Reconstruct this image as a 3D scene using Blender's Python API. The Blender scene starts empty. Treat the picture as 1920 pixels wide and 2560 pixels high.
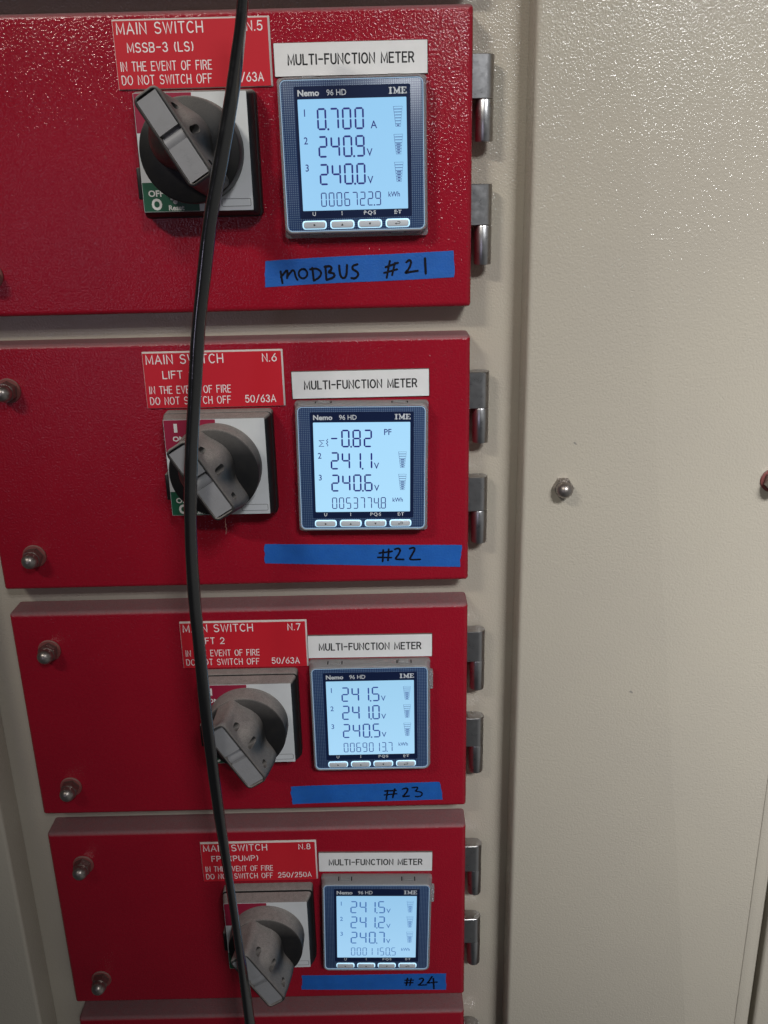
import bpy, bmesh, math, random
from mathutils import Vector, Matrix

random.seed(7)
S = 0.001                      # everything below is written in millimetres
scene = bpy.context.scene
C = scene.collection
sin, cos, pi = math.sin, math.cos, math.pi

# ------------------------------------------------------------------ camera
cd = bpy.data.cameras.new('camera')
cam = bpy.data.objects.new('camera', cd)
C.objects.link(cam)
cd.sensor_fit = 'HORIZONTAL'
cd.sensor_width = 36.0
cd.lens = 2324 / 1920 * 36.0
cd.clip_start = 0.01
cd.clip_end = 50
pit, yaw, rol = math.radians(19.487), math.radians(-0.075), math.radians(-1.306)
fw = Vector((sin(yaw) * cos(pit), cos(yaw) * cos(pit), -sin(pit)))
rt = Vector((cos(yaw), -sin(yaw), 0))
upv = rt.cross(fw)
r2 = rt * cos(rol) + upv * sin(rol)
u2 = upv * cos(rol) - rt * sin(rol)
m = Matrix((r2, u2, -fw)).transposed().to_4x4()
m.translation = Vector((9.0, -664, 94.5)) * S
cam.matrix_world = m
scene.camera = cam

# ------------------------------------------------------------------ light
world = bpy.data.worlds.new('World')
scene.world = world
world.use_nodes = True
bg = world.node_tree.nodes['Background']
bg.inputs[1].default_value = 1.0
_n, _l = world.node_tree.nodes, world.node_tree.links
_tc = _n.new('ShaderNodeTexCoord'); _sp = _n.new('ShaderNodeSeparateXYZ'); _mr = _n.new('ShaderNodeMapRange'); _mx = _n.new('ShaderNodeMix')
_mr.interpolation_type = 'SMOOTHSTEP'
_mr.inputs['From Min'].default_value = -0.1; _mr.inputs['From Max'].default_value = 0.95
_mx.data_type = 'RGBA'
_mx.inputs[6].default_value = (0.024, 0.025, 0.027, 1)      # dark room behind and to the left
_mx.inputs[7].default_value = (0.22, 0.22, 0.215, 1)        # lit wall off to the right
_l.new(_tc.outputs['Generated'], _sp.inputs[0]); _l.new(_sp.outputs['X'], _mr.inputs['Value'])
_l.new(_mr.outputs['Result'], _mx.inputs[0]); _l.new(_mx.outputs[2], bg.inputs[0])

def lamp(name, loc, target, sx, sy, power, color=(1, 1, 1), spread=180):
    l = bpy.data.lights.new(name, 'AREA')
    l.shape = 'RECTANGLE'
    l.size, l.size_y = sx, sy
    l.energy = power
    l.color = color
    l.spread = math.radians(spread)
    o = bpy.data.objects.new(name, l)
    C.objects.link(o)
    o.location = loc
    d = Vector(target) - Vector(loc)
    o.rotation_euler = d.to_track_quat('-Z', 'Y').to_euler()
    return o

lamp('ceiling_tube', (0.98, -2.30, 1.40), (0.70, 0, -0.20), 0.90, 0.09, 2.65, (0.975, 0.985, 1.0), 36)
lamp('ceiling_tube', (0.95, -2.25, 1.58), (0.70, 0, -0.20), 0.90, 0.09, 2.65, (0.975, 0.985, 1.0), 36)
lamp('ceiling_tube', (-1.05, -1.60, 1.34), (-0.20, 0, 0.32), 0.45, 0.05, 1.1, (1.0, 0.95, 0.86), 36)
lamp('sheen_lamp', (-0.72, -1.60, -0.10), (-0.2, 0, 0.05), 0.24, 0.26, 0.085, (0.80, 0.72, 1.0), 60)  # added unseen lamp, gives the top door its purplish sheen

scene.view_settings.view_transform = 'Standard'
scene.view_settings.look = 'None'
scene.view_settings.exposure = 0.0
scene.view_settings.gamma = 1.0
scene.view_settings.use_curve_mapping = False
scene.render.engine = 'CYCLES'
scene.render.resolution_x = 768
scene.render.resolution_y = 1024

# ------------------------------------------------------------------ materials
def mat(name, color, rough=0.5, metal=0.0, spec=0.5, bump=None, dust=None, mottle=None,
        emit=None, trans=0.0, coat=0.0, rough_var=None):
    """bump=(scale per metre, height mm, detail); dust=(colour, amount);
       mottle=(scale, colour, amount); all of it driven by world position."""
    M = bpy.data.materials.new(name)
    M.use_nodes = True
    nt = M.node_tree
    N, L = nt.nodes, nt.links
    p = N['Principled BSDF']
    p.inputs['Base Color'].default_value = (*color, 1)
    p.inputs['Roughness'].default_value = rough
    p.inputs['Metallic'].default_value = metal
    p.inputs['Specular IOR Level'].default_value = spec
    p.inputs['Coat Weight'].default_value = coat
    p.inputs['Coat Roughness'].default_value = 0.12
    if trans:
        p.inputs['Transmission Weight'].default_value = trans
    geo = N.new('ShaderNodeNewGeometry')
    col = None
    def noise(scale, detail=2.0, rgh=0.5):
        n = N.new('ShaderNodeTexNoise')
        n.inputs['Scale'].default_value = scale
        n.inputs['Detail'].default_value = detail
        n.inputs['Roughness'].default_value = rgh
        L.new(geo.outputs['Position'], n.inputs['Vector'])
        return n.outputs['Fac']
    def ramp(src, a, b, lo=0.0, hi=1.0):
        r = N.new('ShaderNodeMapRange')
        r.inputs['From Min'].default_value = a
        r.inputs['From Max'].default_value = b
        r.inputs['To Min'].default_value = lo
        r.inputs['To Max'].default_value = hi
        L.new(src, r.inputs['Value'])
        return r.outputs['Result']
    def mix(fac, a, b):
        x = N.new('ShaderNodeMix')
        x.data_type = 'RGBA'
        if isinstance(fac, float):
            x.inputs[0].default_value = fac
        else:
            L.new(fac, x.inputs[0])
        for k, v in ((6, a), (7, b)):
            if isinstance(v, tuple):
                x.inputs[k].default_value = (*v, 1)
            else:
                L.new(v, x.inputs[k])
        return x.outputs[2]
    if mottle:
        for sc, c2, amt in mottle:
            f = ramp(noise(sc, 4.0, 0.6), 0.38, 0.68, 0.0, amt)
            col = mix(f, col if col else tuple(color), tuple(c2))
    if dust:
        dc, amt = dust
        sep = N.new('ShaderNodeSeparateXYZ')
        L.new(geo.outputs['Normal'], sep.inputs[0])
        upf = ramp(sep.outputs['Z'], 0.12, 0.75)
        nz = ramp(noise(260, 5.0, 0.7), 0.25, 0.6, 0.72, 1.0)
        mu = N.new('ShaderNodeMath'); mu.operation = 'MULTIPLY'
        L.new(upf, mu.inputs[0]); L.new(nz, mu.inputs[1])
        mu2 = N.new('ShaderNodeMath'); mu2.operation = 'MULTIPLY'
        L.new(mu.outputs[0], mu2.inputs[0]); mu2.inputs[1].default_value = amt
        fine = mix(ramp(noise(1500, 3.0), 0.3, 0.7), tuple(x * 0.75 for x in dc), tuple(min(1, x * 1.2) for x in dc))
        col = mix(mu2.outputs[0], col if col else tuple(color), fine)
        rr = N.new('ShaderNodeMapRange')
        L.new(mu2.outputs[0], rr.inputs['Value'])
        rr.inputs['To Min'].default_value = rough
        rr.inputs['To Max'].default_value = 0.9
        L.new(rr.outputs['Result'], p.inputs['Roughness'])
    if rough_var:
        sc, lo, hi = rough_var
        L.new(ramp(noise(sc, 5.0, 0.65), 0.3, 0.7, lo, hi), p.inputs['Roughness'])
    if col:
        L.new(col, p.inputs['Base Color'])
    if bump:
        sc, ht, det = bump
        b = N.new('ShaderNodeBump')
        b.inputs['Strength'].default_value = 1.0
        b.inputs['Distance'].default_value = ht * S
        L.new(noise(sc, det), b.inputs['Height'])
        L.new(b.outputs['Normal'], p.inputs['Normal'])
    if emit:
        p.inputs['Emission Color'].default_value = (*emit[0], 1)
        p.inputs['Emission Strength'].default_value = emit[1]
    return M

DUST = (0.31, 0.28, 0.258)
RED = mat('red_textured_paint', (0.32, 0.006, 0.020), 0.15, spec=0.45, bump=(680, 0.44, 2.2),
          dust=((0.195, 0.125, 0.128), 0.85), mottle=[(14, (0.27, 0.005, 0.018), 0.6), (420, (0.33, 0.022, 0.035), 0.22)])
BEIGE = mat('beige_textured_paint', (0.472, 0.430, 0.355), 0.14, spec=0.45, bump=(700, 0.42, 2.2),
            mottle=[(9, (0.45, 0.41, 0.345), 0.7), (900, (0.44, 0.40, 0.335), 0.25)])
FRAMEP = mat('beige_frame_paint', (0.472, 0.430, 0.355), 0.14, spec=0.45, bump=(700, 0.42, 2.2),
             mottle=[(11, (0.44, 0.395, 0.335), 0.7)], dust=((0.33, 0.29, 0.25), 0.5))
REDPL = mat('red_engraving_laminate', (0.58, 0.016, 0.030), 0.38, spec=0.4, bump=(2200, 0.02, 1.0))
WHITEPL = mat('white_laminate', (0.80, 0.80, 0.80), 0.42, spec=0.4, bump=(1800, 0.01, 1.0),
              mottle=[(120, (0.74, 0.74, 0.735), 0.5)], dust=((0.55, 0.47, 0.42), 0.5))
CORE = mat('white_core', (0.72, 0.66, 0.64), 0.6, dust=((0.5, 0.43, 0.38), 0.7))
BLACKCORE = mat('black_core', (0.012, 0.012, 0.014), 0.5, dust=(DUST, 0.4))
ENGW = mat('engraved_white', (0.86, 0.83, 0.83), 0.55)
INK = mat('black_engraving', (0.006, 0.006, 0.008), 0.5)
MARKER = mat('black_marker_ink', (0.004, 0.004, 0.008), 0.5, spec=0.2)
TAPE = mat('blue_masking_tape', (0.014, 0.120, 0.48), 0.5, spec=0.35, bump=(640, 0.20, 2.0),
           mottle=[(160, (0.02, 0.14, 0.46), 0.5), (60, (0.010, 0.085, 0.34), 0.5)])
BLACKPL = mat('black_plastic', (0.009, 0.009, 0.010), 0.45, spec=0.3, bump=(1500, 0.03, 2.0),
              dust=(DUST, 0.95), mottle=[(140, (0.022, 0.020, 0.018), 0.35)])
HANDLE = mat('dark_grey_handle_plastic', (0.024, 0.024, 0.025), 0.46, spec=0.35, bump=(1500, 0.03, 2.0),
             dust=(DUST, 0.97), mottle=[(120, (0.06, 0.054, 0.047), 0.55)])
INSERT = mat('grey_insert_plastic', (0.285, 0.285, 0.295), 0.5, spec=0.35, bump=(1800, 0.015, 2.0),
             mottle=[(150, (0.25, 0.248, 0.25), 0.5)])
EMBOSS = mat('grey_embossed_plastic', (0.30, 0.30, 0.31), 0.45)
HOLE = mat('dark_hole', (0.008, 0.008, 0.008), 0.7)
STICK = mat('white_sticker', (0.66, 0.68, 0.69), 0.45, spec=0.35, bump=(1500, 0.01, 2.0),
            mottle=[(70, (0.60, 0.61, 0.62), 0.5)])
STRED = mat('red_sticker_print', (0.30, 0.012, 0.045), 0.4, bump=(900, 0.01, 3.0))
STGRN = mat('green_sticker_print', (0.006, 0.085, 0.040), 0.4)
PRINTW = mat('white_print', (0.72, 0.72, 0.70), 0.5)
OUTLINE = mat('thin_black_print', (0.03, 0.03, 0.03), 0.5)
STEEL = mat('zinc_hinge_metal', (0.56, 0.56, 0.57), 0.27, metal=1.0, bump=(2600, 0.006, 3.0),
            rough_var=(200, 0.26, 0.36), mottle=[(160, (0.50, 0.50, 0.51), 0.5)], dust=((0.24, 0.22, 0.20), 0.55))
NUT = mat('dull_nut_metal', (0.36, 0.33, 0.31), 0.34, metal=0.9, bump=(2200, 0.008, 3.0),
          rough_var=(500, 0.26, 0.46), mottle=[(400, (0.25, 0.225, 0.205), 0.6)], dust=((0.22, 0.18, 0.16), 0.6))
WASHER = mat('dusty_red_washer', (0.20, 0.055, 0.05), 0.6, dust=((0.30, 0.20, 0.17), 0.7))
CABLE = mat('black_cable_jacket', (0.0065, 0.0065, 0.007), 0.2, spec=0.9, coat=0.7, bump=(240, 0.12, 3.0),
            rough_var=(90, 0.08, 0.24))
CLEAR = mat('frosted_clear_plastic', (0.74, 0.77, 0.80), 0.27, spec=0.5, trans=0.72, bump=(1200, 0.02, 2.0),
            dust=((0.52, 0.48, 0.44), 0.6))
NAVY = mat('navy_panel', (0.007, 0.016, 0.060), 0.30)
BUTTON = mat('silver_button', (0.62, 0.66, 0.70), 0.35, metal=0.15)
EDGE = mat('added_rim_glow', (0.3, 0.4, 0.5), 0.3, emit=((0.40, 0.66, 0.95), 0.30))  # own emission imitates screen light spilling into the clear rim
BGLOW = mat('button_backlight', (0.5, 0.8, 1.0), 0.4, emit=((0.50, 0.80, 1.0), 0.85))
TEXTW = mat('pale_bezel_print', (0.62, 0.66, 0.70), 0.5)
COBWEB = mat('brown_dust_fibre', (0.23, 0.11, 0.09), 0.9)
SCUFF = mat('grey_scuff', (0.24, 0.225, 0.20), 0.8)

def lcd_mat(name, top, bot):
    """Backlit screen; the backlight sits along the lower edge, so it is brighter there."""
    M = mat(name, (0.04, 0.05, 0.06), 0.18, spec=0.5)
    nt = M.node_tree; N, L = nt.nodes, nt.links
    p = N['Principled BSDF']
    tc = N.new('ShaderNodeTexCoord')
    sp = N.new('ShaderNodeSeparateXYZ'); L.new(tc.outputs['Object'], sp.inputs[0])
    mr = N.new('ShaderNodeMapRange')
    mr.inputs['From Min'].default_value = -0.034; mr.inputs['From Max'].default_value = 0.034
    L.new(sp.outputs['Z'], mr.inputs['Value'])
    x = N.new('ShaderNodeMix'); x.data_type = 'RGBA'
    x.inputs[6].default_value = (*bot, 1); x.inputs[7].default_value = (*top, 1)
    L.new(mr.outputs['Result'], x.inputs[0])
    L.new(x.outputs[2], p.inputs['Emission Color'])
    p.inputs['Emission Strength'].default_value = 1.0
    return M

def dots_mat():
    M = mat('blue_dotted_bezel', (0.02, 0.06, 0.16), 0.3)
    nt = M.node_tree; N, L = nt.nodes, nt.links
    p = N['Principled BSDF']
    tc = N.new('ShaderNodeTexCoord')
    sp = N.new('ShaderNodeSeparateXYZ'); L.new(tc.outputs['Object'], sp.inputs[0])
    pitch = 1.38 * S
    out = []
    for ax in ('X', 'Z'):
        dv = N.new('ShaderNodeMath'); dv.operation = 'DIVIDE'
        L.new(sp.outputs[ax], dv.inputs[0]); dv.inputs[1].default_value = pitch
        fr = N.new('ShaderNodeMath'); fr.operation = 'FRACT'
        ad = N.new('ShaderNodeMath'); ad.operation = 'ADD'; ad.inputs[1].default_value = 100.0
        L.new(dv.outputs[0], ad.inputs[0]); L.new(ad.outputs[0], fr.inputs[0])
        sb = N.new('ShaderNodeMath'); sb.operation = 'SUBTRACT'
        L.new(fr.outputs[0], sb.inputs[0]); sb.inputs[1].default_value = 0.5
        sq = N.new('ShaderNodeMath'); sq.operation = 'POWER'
        ab = N.new('ShaderNodeMath'); ab.operation = 'ABSOLUTE'
        L.new(sb.outputs[0], ab.inputs[0]); L.new(ab.outputs[0], sq.inputs[0]); sq.inputs[1].default_value = 2.0
        out.append(sq.outputs[0])
    sm = N.new('ShaderNodeMath'); sm.operation = 'ADD'
    L.new(out[0], sm.inputs[0]); L.new(out[1], sm.inputs[1])
    mr = N.new('ShaderNodeMapRange')
    mr.inputs['From Min'].default_value = 0.085; mr.inputs['From Max'].default_value = 0.125
    mr.inputs['To Min'].default_value = 1.0; mr.inputs['To Max'].default_value = 0.0
    L.new(sm.outputs[0], mr.inputs['Value'])
    x = N.new('ShaderNodeMix'); x.data_type = 'RGBA'
    x.inputs[6].default_value = (0.009, 0.036, 0.125, 1)
    x.inputs[7].default_value = (0.12, 0.18, 0.28, 1)
    L.new(mr.outputs['Result'], x.inputs[0])
    L.new(x.outputs[2], p.inputs['Base Color'])
    return M
DOTS = dots_mat()

# ------------------------------------------------------------------ mesh helpers (millimetres)
class MB:
    def __init__(self):
        self.v, self.f = [], []
    def add(self, verts, faces):
        o = len(self.v)
        self.v += [tuple(x) for x in verts]
        self.f += [tuple(i + o for i in q) for q in faces]
        return self
    def loft(self, loops, cap0=True, cap1=True):
        n = len(loops[0]); vs = [p for l in loops for p in l]; fs = []
        for k in range(len(loops) - 1):
            for i in range(n):
                j = (i + 1) % n
                fs.append((k * n + i, k * n + j, (k + 1) * n + j, (k + 1) * n + i))
        if cap0: fs.append(tuple(range(n))[::-1])
        if cap1: fs.append(tuple((len(loops) - 1) * n + i for i in range(n)))
        return self.add(vs, fs)
    def box(self, x0, x1, y0, y1, z0, z1):
        return self.loft([[(x0, y0, z0), (x1, y0, z0), (x1, y0, z1), (x0, y0, z1)],
                          [(x0, y1, z0), (x1, y1, z0), (x1, y1, z1), (x0, y1, z1)]])
    def build(self, name, material, parent=None, loc=None, angle=35, fix=True):
        me = bpy.data.meshes.new(name)
        me.from_pydata([(x * S, y * S, z * S) for x, y, z in self.v], [], self.f)
        if fix:
            bm = bmesh.new(); bm.from_mesh(me)
            bmesh.ops.recalc_face_normals(bm, faces=bm.faces)
            bm.to_mesh(me); bm.free()
        for q in me.polygons: q.use_smooth = True
        me.set_sharp_from_angle(angle=math.radians(angle))
        me.materials.append(material)
        return link(name, me, parent, loc)

def link(name, me, parent=None, loc=None):
    o = bpy.data.objects.new(name, me)
    C.objects.link(o)
    if parent is not None: o.parent = parent
    if loc: o.location = Vector(loc) * S
    return o

def empty(name, loc, rot=0.0):
    o = bpy.data.objects.new(name, None)
    o.empty_display_size = 0.02
    C.objects.link(o)
    o.location = Vector(loc) * S
    o.rotation_euler = (0, -rot, 0)
    return o

def tag(o, label, cat, group=None, kind=None):
    if label: o['label'] = label
    if cat: o['category'] = cat
    if group: o['group'] = group
    if kind: o['kind'] = kind
    return o

def copy_tree(o, parent=None):
    c = o.copy(); C.objects.link(c); c.parent = parent
    for ch in list(o.children): copy_tree(ch, c)
    return c

def rrect(x0, x1, z0, z1, r, y, seg=5):
    """rounded rectangle loop in the wall plane at depth y"""
    out = []
    for cx, cz, a0 in ((x1 - r, z1 - r, 0), (x0 + r, z1 - r, pi / 2), (x0 + r, z0 + r, pi), (x1 - r, z0 + r, 1.5 * pi)):
        for k in range(seg + 1):
            a = a0 + (pi / 2) * k / seg
            out.append((cx + r * cos(a), y, cz + r * sin(a)))
    return out

def slab(mb, x0, x1, z0, z1, yb, yf, rc, re, seg=5, es=5, cap0=True):
    """plate from yb (back) to yf (front, nearer the camera) with corner radius rc and front edge radius re"""
    loops = [rrect(x0, x1, z0, z1, rc, yb, seg), rrect(x0, x1, z0, z1, rc, yf + re, seg)]
    for k in range(1, es + 1):
        a = (pi / 2) * k / es
        i = re * (1 - cos(a))
        loops.append(rrect(x0 + i, x1 - i, z0 + i, z1 - i, max(rc - i, 0.05), yf + re * (1 - sin(a)), seg))
    mb.loft(loops, cap0=cap0)
    return mb

def lathe(mb, prof, cx, cz, n=24, hexa=None):
    """profile of (radius, y) turned round a wall-normal axis at cx, cz"""
    loops = []
    for r, y in prof:
        loops.append([(cx + r * cos(2 * pi * k / n), y, cz + r * sin(2 * pi * k / n)) for k in range(n)])
    mb.loft(loops)
    return mb

def stroke(mb, pts, w, y, closed=False, depth=0.0):
    """flat pen stroke in the wall plane (x, z) with mitred joins and rounded ends"""
    P = [Vector((p[0], p[1])) for p in pts]
    Q = [P[0]]
    for p in P[1:]:
        if (p - Q[-1]).length > 1e-4: Q.append(p)
    P = Q; n = len(P)
    if n < 2: return
    L, Rr = [], []
    for i in range(n):
        if closed:
            d0 = (P[i] - P[i - 1]).normalized(); d1 = (P[(i + 1) % n] - P[i]).normalized()
        else:
            d0 = (P[i] - P[i - 1]).normalized() if i else (P[1] - P[0]).normalized()
            d1 = (P[i + 1] - P[i]).normalized() if i < n - 1 else d0
        t = d0 + d1
        t = t.normalized() if t.length > 1e-3 else d0
        nn = Vector((-t.y, t.x)); n1 = Vector((-d1.y, d1.x))
        k = min(1.0 / max(nn.dot(n1), 0.35), 1.9)
        L.append(P[i] + nn * (w / 2 * k)); Rr.append(P[i] - nn * (w / 2 * k))
    def cap(p, d):
        nn = Vector((-d.y, d.x)); return [p + nn * (w / 2 * cos(a)) + d * (w / 2 * sin(a)) for a in (pi / 6, pi / 3, pi / 2, 2 * pi / 3, 5 * pi / 6)]
    vs = [(p.x, y, p.y) for p in L] + [(p.x, y, p.y) for p in Rr]
    fs = [(i, i + 1, n + i + 1, n + i) for i in range(n - 1)]
    if closed: fs.append((n - 1, 0, n, 2 * n - 1))
    else:
        c1 = cap(P[-1], (P[-1] - P[-2]).normalized()); b = len(vs)
        vs += [(p.x, y, p.y) for p in c1]
        fs.append((n - 1, *[b + i for i in range(5)], 2 * n - 1))
        d = (P[0] - P[1]).normalized(); c0 = cap(P[0], d); b = len(vs)
        vs += [(p.x, y, p.y) for p in c0]
        fs.append((n, *[b + i for i in range(5)], 0))
    # face the viewer (-y)
    mb.add(vs, [tuple(reversed(f)) for f in fs])

# --- a single-stroke engraving alphabet, unit height, (advance width, strokes)
def arc(cx, cy, rx, ry, a0, a1, n=9):
    return [(cx + rx * cos(math.radians(a0 + (a1 - a0) * k / n)), cy + ry * sin(math.radians(a0 + (a1 - a0) * k / n))) for k in range(n + 1)]
G = {
 'A': (.74, [[(0, 0), (.37, 1), (.74, 0)], [(.13, .33), (.61, .33)]]),
 'B': (.62, [[(0, 0), (0, 1), (.36, 1)] + arc(.36, .76, .22, .24, 90, -90, 6) + [(0, .52)], [(.36, .52)] + arc(.36, .26, .26, .26, 90, -90, 6) + [(0, 0)]]),
 'C': (.68, [arc(.36, .5, .36, .5, 48, 312, 12)]),
 'D': (.64, [[(0, 0), (0, 1), (.26, 1)] + arc(.26, .5, .38, .5, 90, -90, 10) + [(0, 0)]]),
 'E': (.56, [[(.56, 1), (0, 1), (0, 0), (.56, 0)], [(0, .52), (.48, .52)]]),
 'F': (.54, [[(.54, 1), (0, 1), (0, 0)], [(0, .52), (.46, .52)]]),
 'H': (.64, [[(0, 0), (0, 1)], [(.64, 0), (.64, 1)], [(0, .5), (.64, .5)]]),
 'I': (.06, [[(.03, 0), (.03, 1)]]),
 'L': (.52, [[(0, 1), (0, 0), (.52, 0)]]),
 'M': (.78, [[(0, 0), (0.02, 1), (.39, .12), (.76, 1), (.78, 0)]]),
 'N': (.64, [[(0, 0), (0, 1), (.64, 0), (.64, 1)]]),
 'O': (.76, [arc(.38, .5, .38, .5, 90, 450, 18)]),
 'P': (.60, [[(0, 0), (0, 1), (.34, 1)] + arc(.34, .74, .26, .26, 90, -90, 6) + [(0, .48)]]),
 'R': (.62, [[(0, 0), (0, 1), (.34, 1)] + arc(.34, .74, .26, .26, 90, -90, 6) + [(0, .48)], [(.34, .48), (.62, 0)]]),
 'S': (.62, [arc(.31, .745, .29, .255, 30, 270, 9)[:-1] + arc(.31, .255, .31, .255, 90, -150, 9)]),
 'T': (.62, [[(0, 1), (.62, 1)], [(.31, 1), (.31, 0)]]),
 'U': (.64, [[(0, 1), (0, .32)] + arc(.32, .32, .32, .32, 180, 360, 8) + [(.64, 1)]]),
 'V': (.68, [[(0, 1), (.34, 0), (.68, 1)]]),
 'W': (.96, [[(0, 1), (.24, 0), (.48, .95), (.72, 0), (.96, 1)]]),
 '-': (.56, [[(.04, .5), (.52, .5)]]),
 '.': (.10, [[(.03, .0), (.07, .02)]]),
 '/': (.50, [[(0, -.06), (.50, 1.04)]]),
 '(': (.20, [arc(.34, .5, .32, .62, 130, 230, 6)]),
 ')': (.20, [arc(-.14, .5, .32, .62, 50, -50, 6)]),
 '0': (.64, [arc(.32, .5, .32, .5, 90, 450, 16)]),
 '1': (.26, [[(0, .80), (.20, 1), (.20, 0)]]),
 '2': (.60, [arc(.30, .70, .29, .30, 165, -35, 8) + [(0, 0), (.60, 0)]]),
 '3': (.58, [arc(.28, .76, .26, .24, 160, -90, 8), arc(.28, .26, .30, .26, 90, -160, 9)]),
 '5': (.60, [[(.55, 1), (.10, 1), (.04, .52)] + arc(.29, .32, .31, .32, 125, -150, 9)]),
 '6': (.60, [[(.47, 1), (.06, .46)], arc(.30, .30, .30, .30, 90, 450, 16)]),
 '7': (.58, [[(0, 1), (.58, 1), (.18, 0)]]),
 '8': (.58, [arc(.29, .76, .24, .24, -90, 270, 12), arc(.29, .26, .29, .26, 90, 450, 14)]),
}
def text(mb, s, x0, z0, h, x1, w, y, gap=.30, space=.66):
    """engraved text from x0 to x1 (fitted), baseline z0, cap height h"""
    tot, adv = 0.0, []
    for ch in s:
        adv.append(tot)
        tot += (space if ch == ' ' else G[ch][0] + gap)
    tot -= gap
    k = (x1 - x0) / tot
    n = 0
    for ch, a in zip(s, adv):
        if ch == ' ': continue
        for st in G[ch][1]:
            stroke(mb, [(x0 + (a + px) * k, z0 + pz * h) for px, pz in st], w, y - 0.003 * (n % 7))
            n += 1

def font_mesh(body, size, material, name, parent, x, z, y, bold=0.0, align='LEFT', sx=1.0):
    """lettering in Blender's own typeface, turned into a mesh lying in the wall plane"""
    cu = bpy.data.curves.new(name, 'FONT')
    cu.body = body; cu.size = size * S; cu.align_x = align; cu.offset = bold * S
    cu.resolution_u = 3
    t = bpy.data.objects.new(name, cu)
    C.objects.link(t)
    dg = bpy.context.evaluated_depsgraph_get()
    me = bpy.data.meshes.new_from_object(t.evaluated_get(dg))
    bpy.data.objects.remove(t); bpy.data.curves.remove(cu)
    for v in me.vertices:
        a, b, c = v.co
        v.co = (a * sx + x * S, y * S, b + z * S)
    me.materials.clear(); me.materials.append(material)
    me.name = name
    return me

def set_out(mes, name, parent):
    """every printed word or mark is an object of its own under its part"""
    for q in mes: link(name, q, parent)

def join_meshes(mes, name, material, parent=None, loc=None):
    bm = bmesh.new()
    for q in mes: bm.from_mesh(q)
    me = bpy.data.meshes.new(name)
    bm.to_mesh(me); bm.free()
    for q in mes: bpy.data.meshes.remove(q)
    for p in me.polygons: p.material_index = 0
    me.materials.append(material)
    return link(name, me, parent, loc)

# ------------------------------------------------------------------ cabinet structure
mb = MB(); mb.box(-760, 820, 24, 34, -1150, 700)
tag(mb.build('cabinet_frame', FRAMEP), None, None, kind='structure')

def cabinet_panel(x0, x1, label, mirror=False):
    mb = MB()
    # folded sheet: flat field, then a shallow set-back margin along the right fold
    slab(mb, x0, x1, -1100, 660, 23.4, -8, 3.2, 3.4, seg=4, es=6)
    for i, (x, y, z) in enumerate(mb.v):
        if y < -7.9 and x > x1 - 8: mb.v[i] = (x, y + 0.0, z)
    e = empty('beige_panel', (0, 0, 0))  # a beige panel sheet alone, no cubicle behind it
    p = mb.build('panel_sheet', BEIGE, e, angle=40)
    tag(e, label, 'cabinet panel', 'beige panels either side of the red doors')
    return e

panel_right = cabinet_panel(111.4, 337.2, 'wide bare beige panel right of the hinges, with a single domed nut')
# pressed margin strip down the panel's right side, standing half a millimetre proud
mb = MB(); slab(mb, 323.5, 333.6, -1096, 656, -7.9, -8.7, 0.6, 0.7, seg=2, es=3)
mb.build('pressed_margin', BEIGE, panel_right)
panel_far = cabinet_panel(341.5, 700, 'beige panel beyond the narrow dark gap at the right edge')
panel_left = cabinet_panel(-680, -320.3, 'shaded beige panel at lower left, beside the red doors')

def acorn(parent, x, y, z, washer=True, total=15.0, turn=0.0):
    """domed nut standing on y (towards -y)"""
    n = empty('domed_nut', (x, y, z)); n.parent = parent
    y0 = 0.0
    mb = MB()
    if washer:
        w = MB(); lathe(w, [(9.0, 0.2), (9.0, -1.0), (8.6, -1.4), (3, -1.4)], 0, 0, 32)
        w.build('washer', WASHER, n); y0 = -1.4
    hh = total - 8.4
    loops = []
    for af, yy in ((6.5, y0), (6.5, y0 - hh + 1.2), (6.5, y0 - hh)):
        lp = []
        for k in range(24):
            a = 2 * pi * k / 24 + turn
            b = (2 * pi * k / 24) % (pi / 3) - pi / 6
            r = af / cos(b)
            if yy == y0 - hh: r = min(r, 6.75)
            lp.append((r * cos(a), yy, r * sin(a)))
        loops.append(lp)
    hx = MB().loft(loops)
    hx.build('hex', NUT, n, angle=12)
    prof = [(6.25, y0 - hh + 0.3), (6.25, y0 - hh - 1.9)]
    for k in range(1, 9):
        a = (pi / 2) * k / 8
        prof.append((max(6.25 * cos(a), 0.05), y0 - hh - 1.9 - 6.25 * sin(a)))
    d = lathe(MB(), prof, 0, 0, 28)
    d.build('dome', NUT, n, angle=50)
    return n
acorn(panel_right, 141, -8, -120.6, False, 15.0, turn=0.0)
acorn(panel_right, 296.5, -8, -119.3, True, 17.0, turn=0.3)
for x, z, s in ((148.9, -87.7, 1.3), (203.8, -296, 1.5)):
    mb = MB(); a = 0.9
    lp = [(x + s * (0.55 * cos(t) * cos(a) - 1.2 * sin(t) * sin(a)) * (1 + .2 * sin(3 * t)), -8.03, z + s * (0.55 * cos(t) * sin(a) + 1.2 * sin(t) * cos(a))) for t in [2 * pi * k / 12 for k in range(12)]]
    mb.add(lp, [tuple(range(12))]); mb.build('scuff_mark', SCUFF, panel_right)

# ------------------------------------------------------------------ red doors
ZT = [201.1, -8.5, -218.4, -427.8, -637.2]
HD = 190.0
XL, XR = -289.0, 72.5

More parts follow.
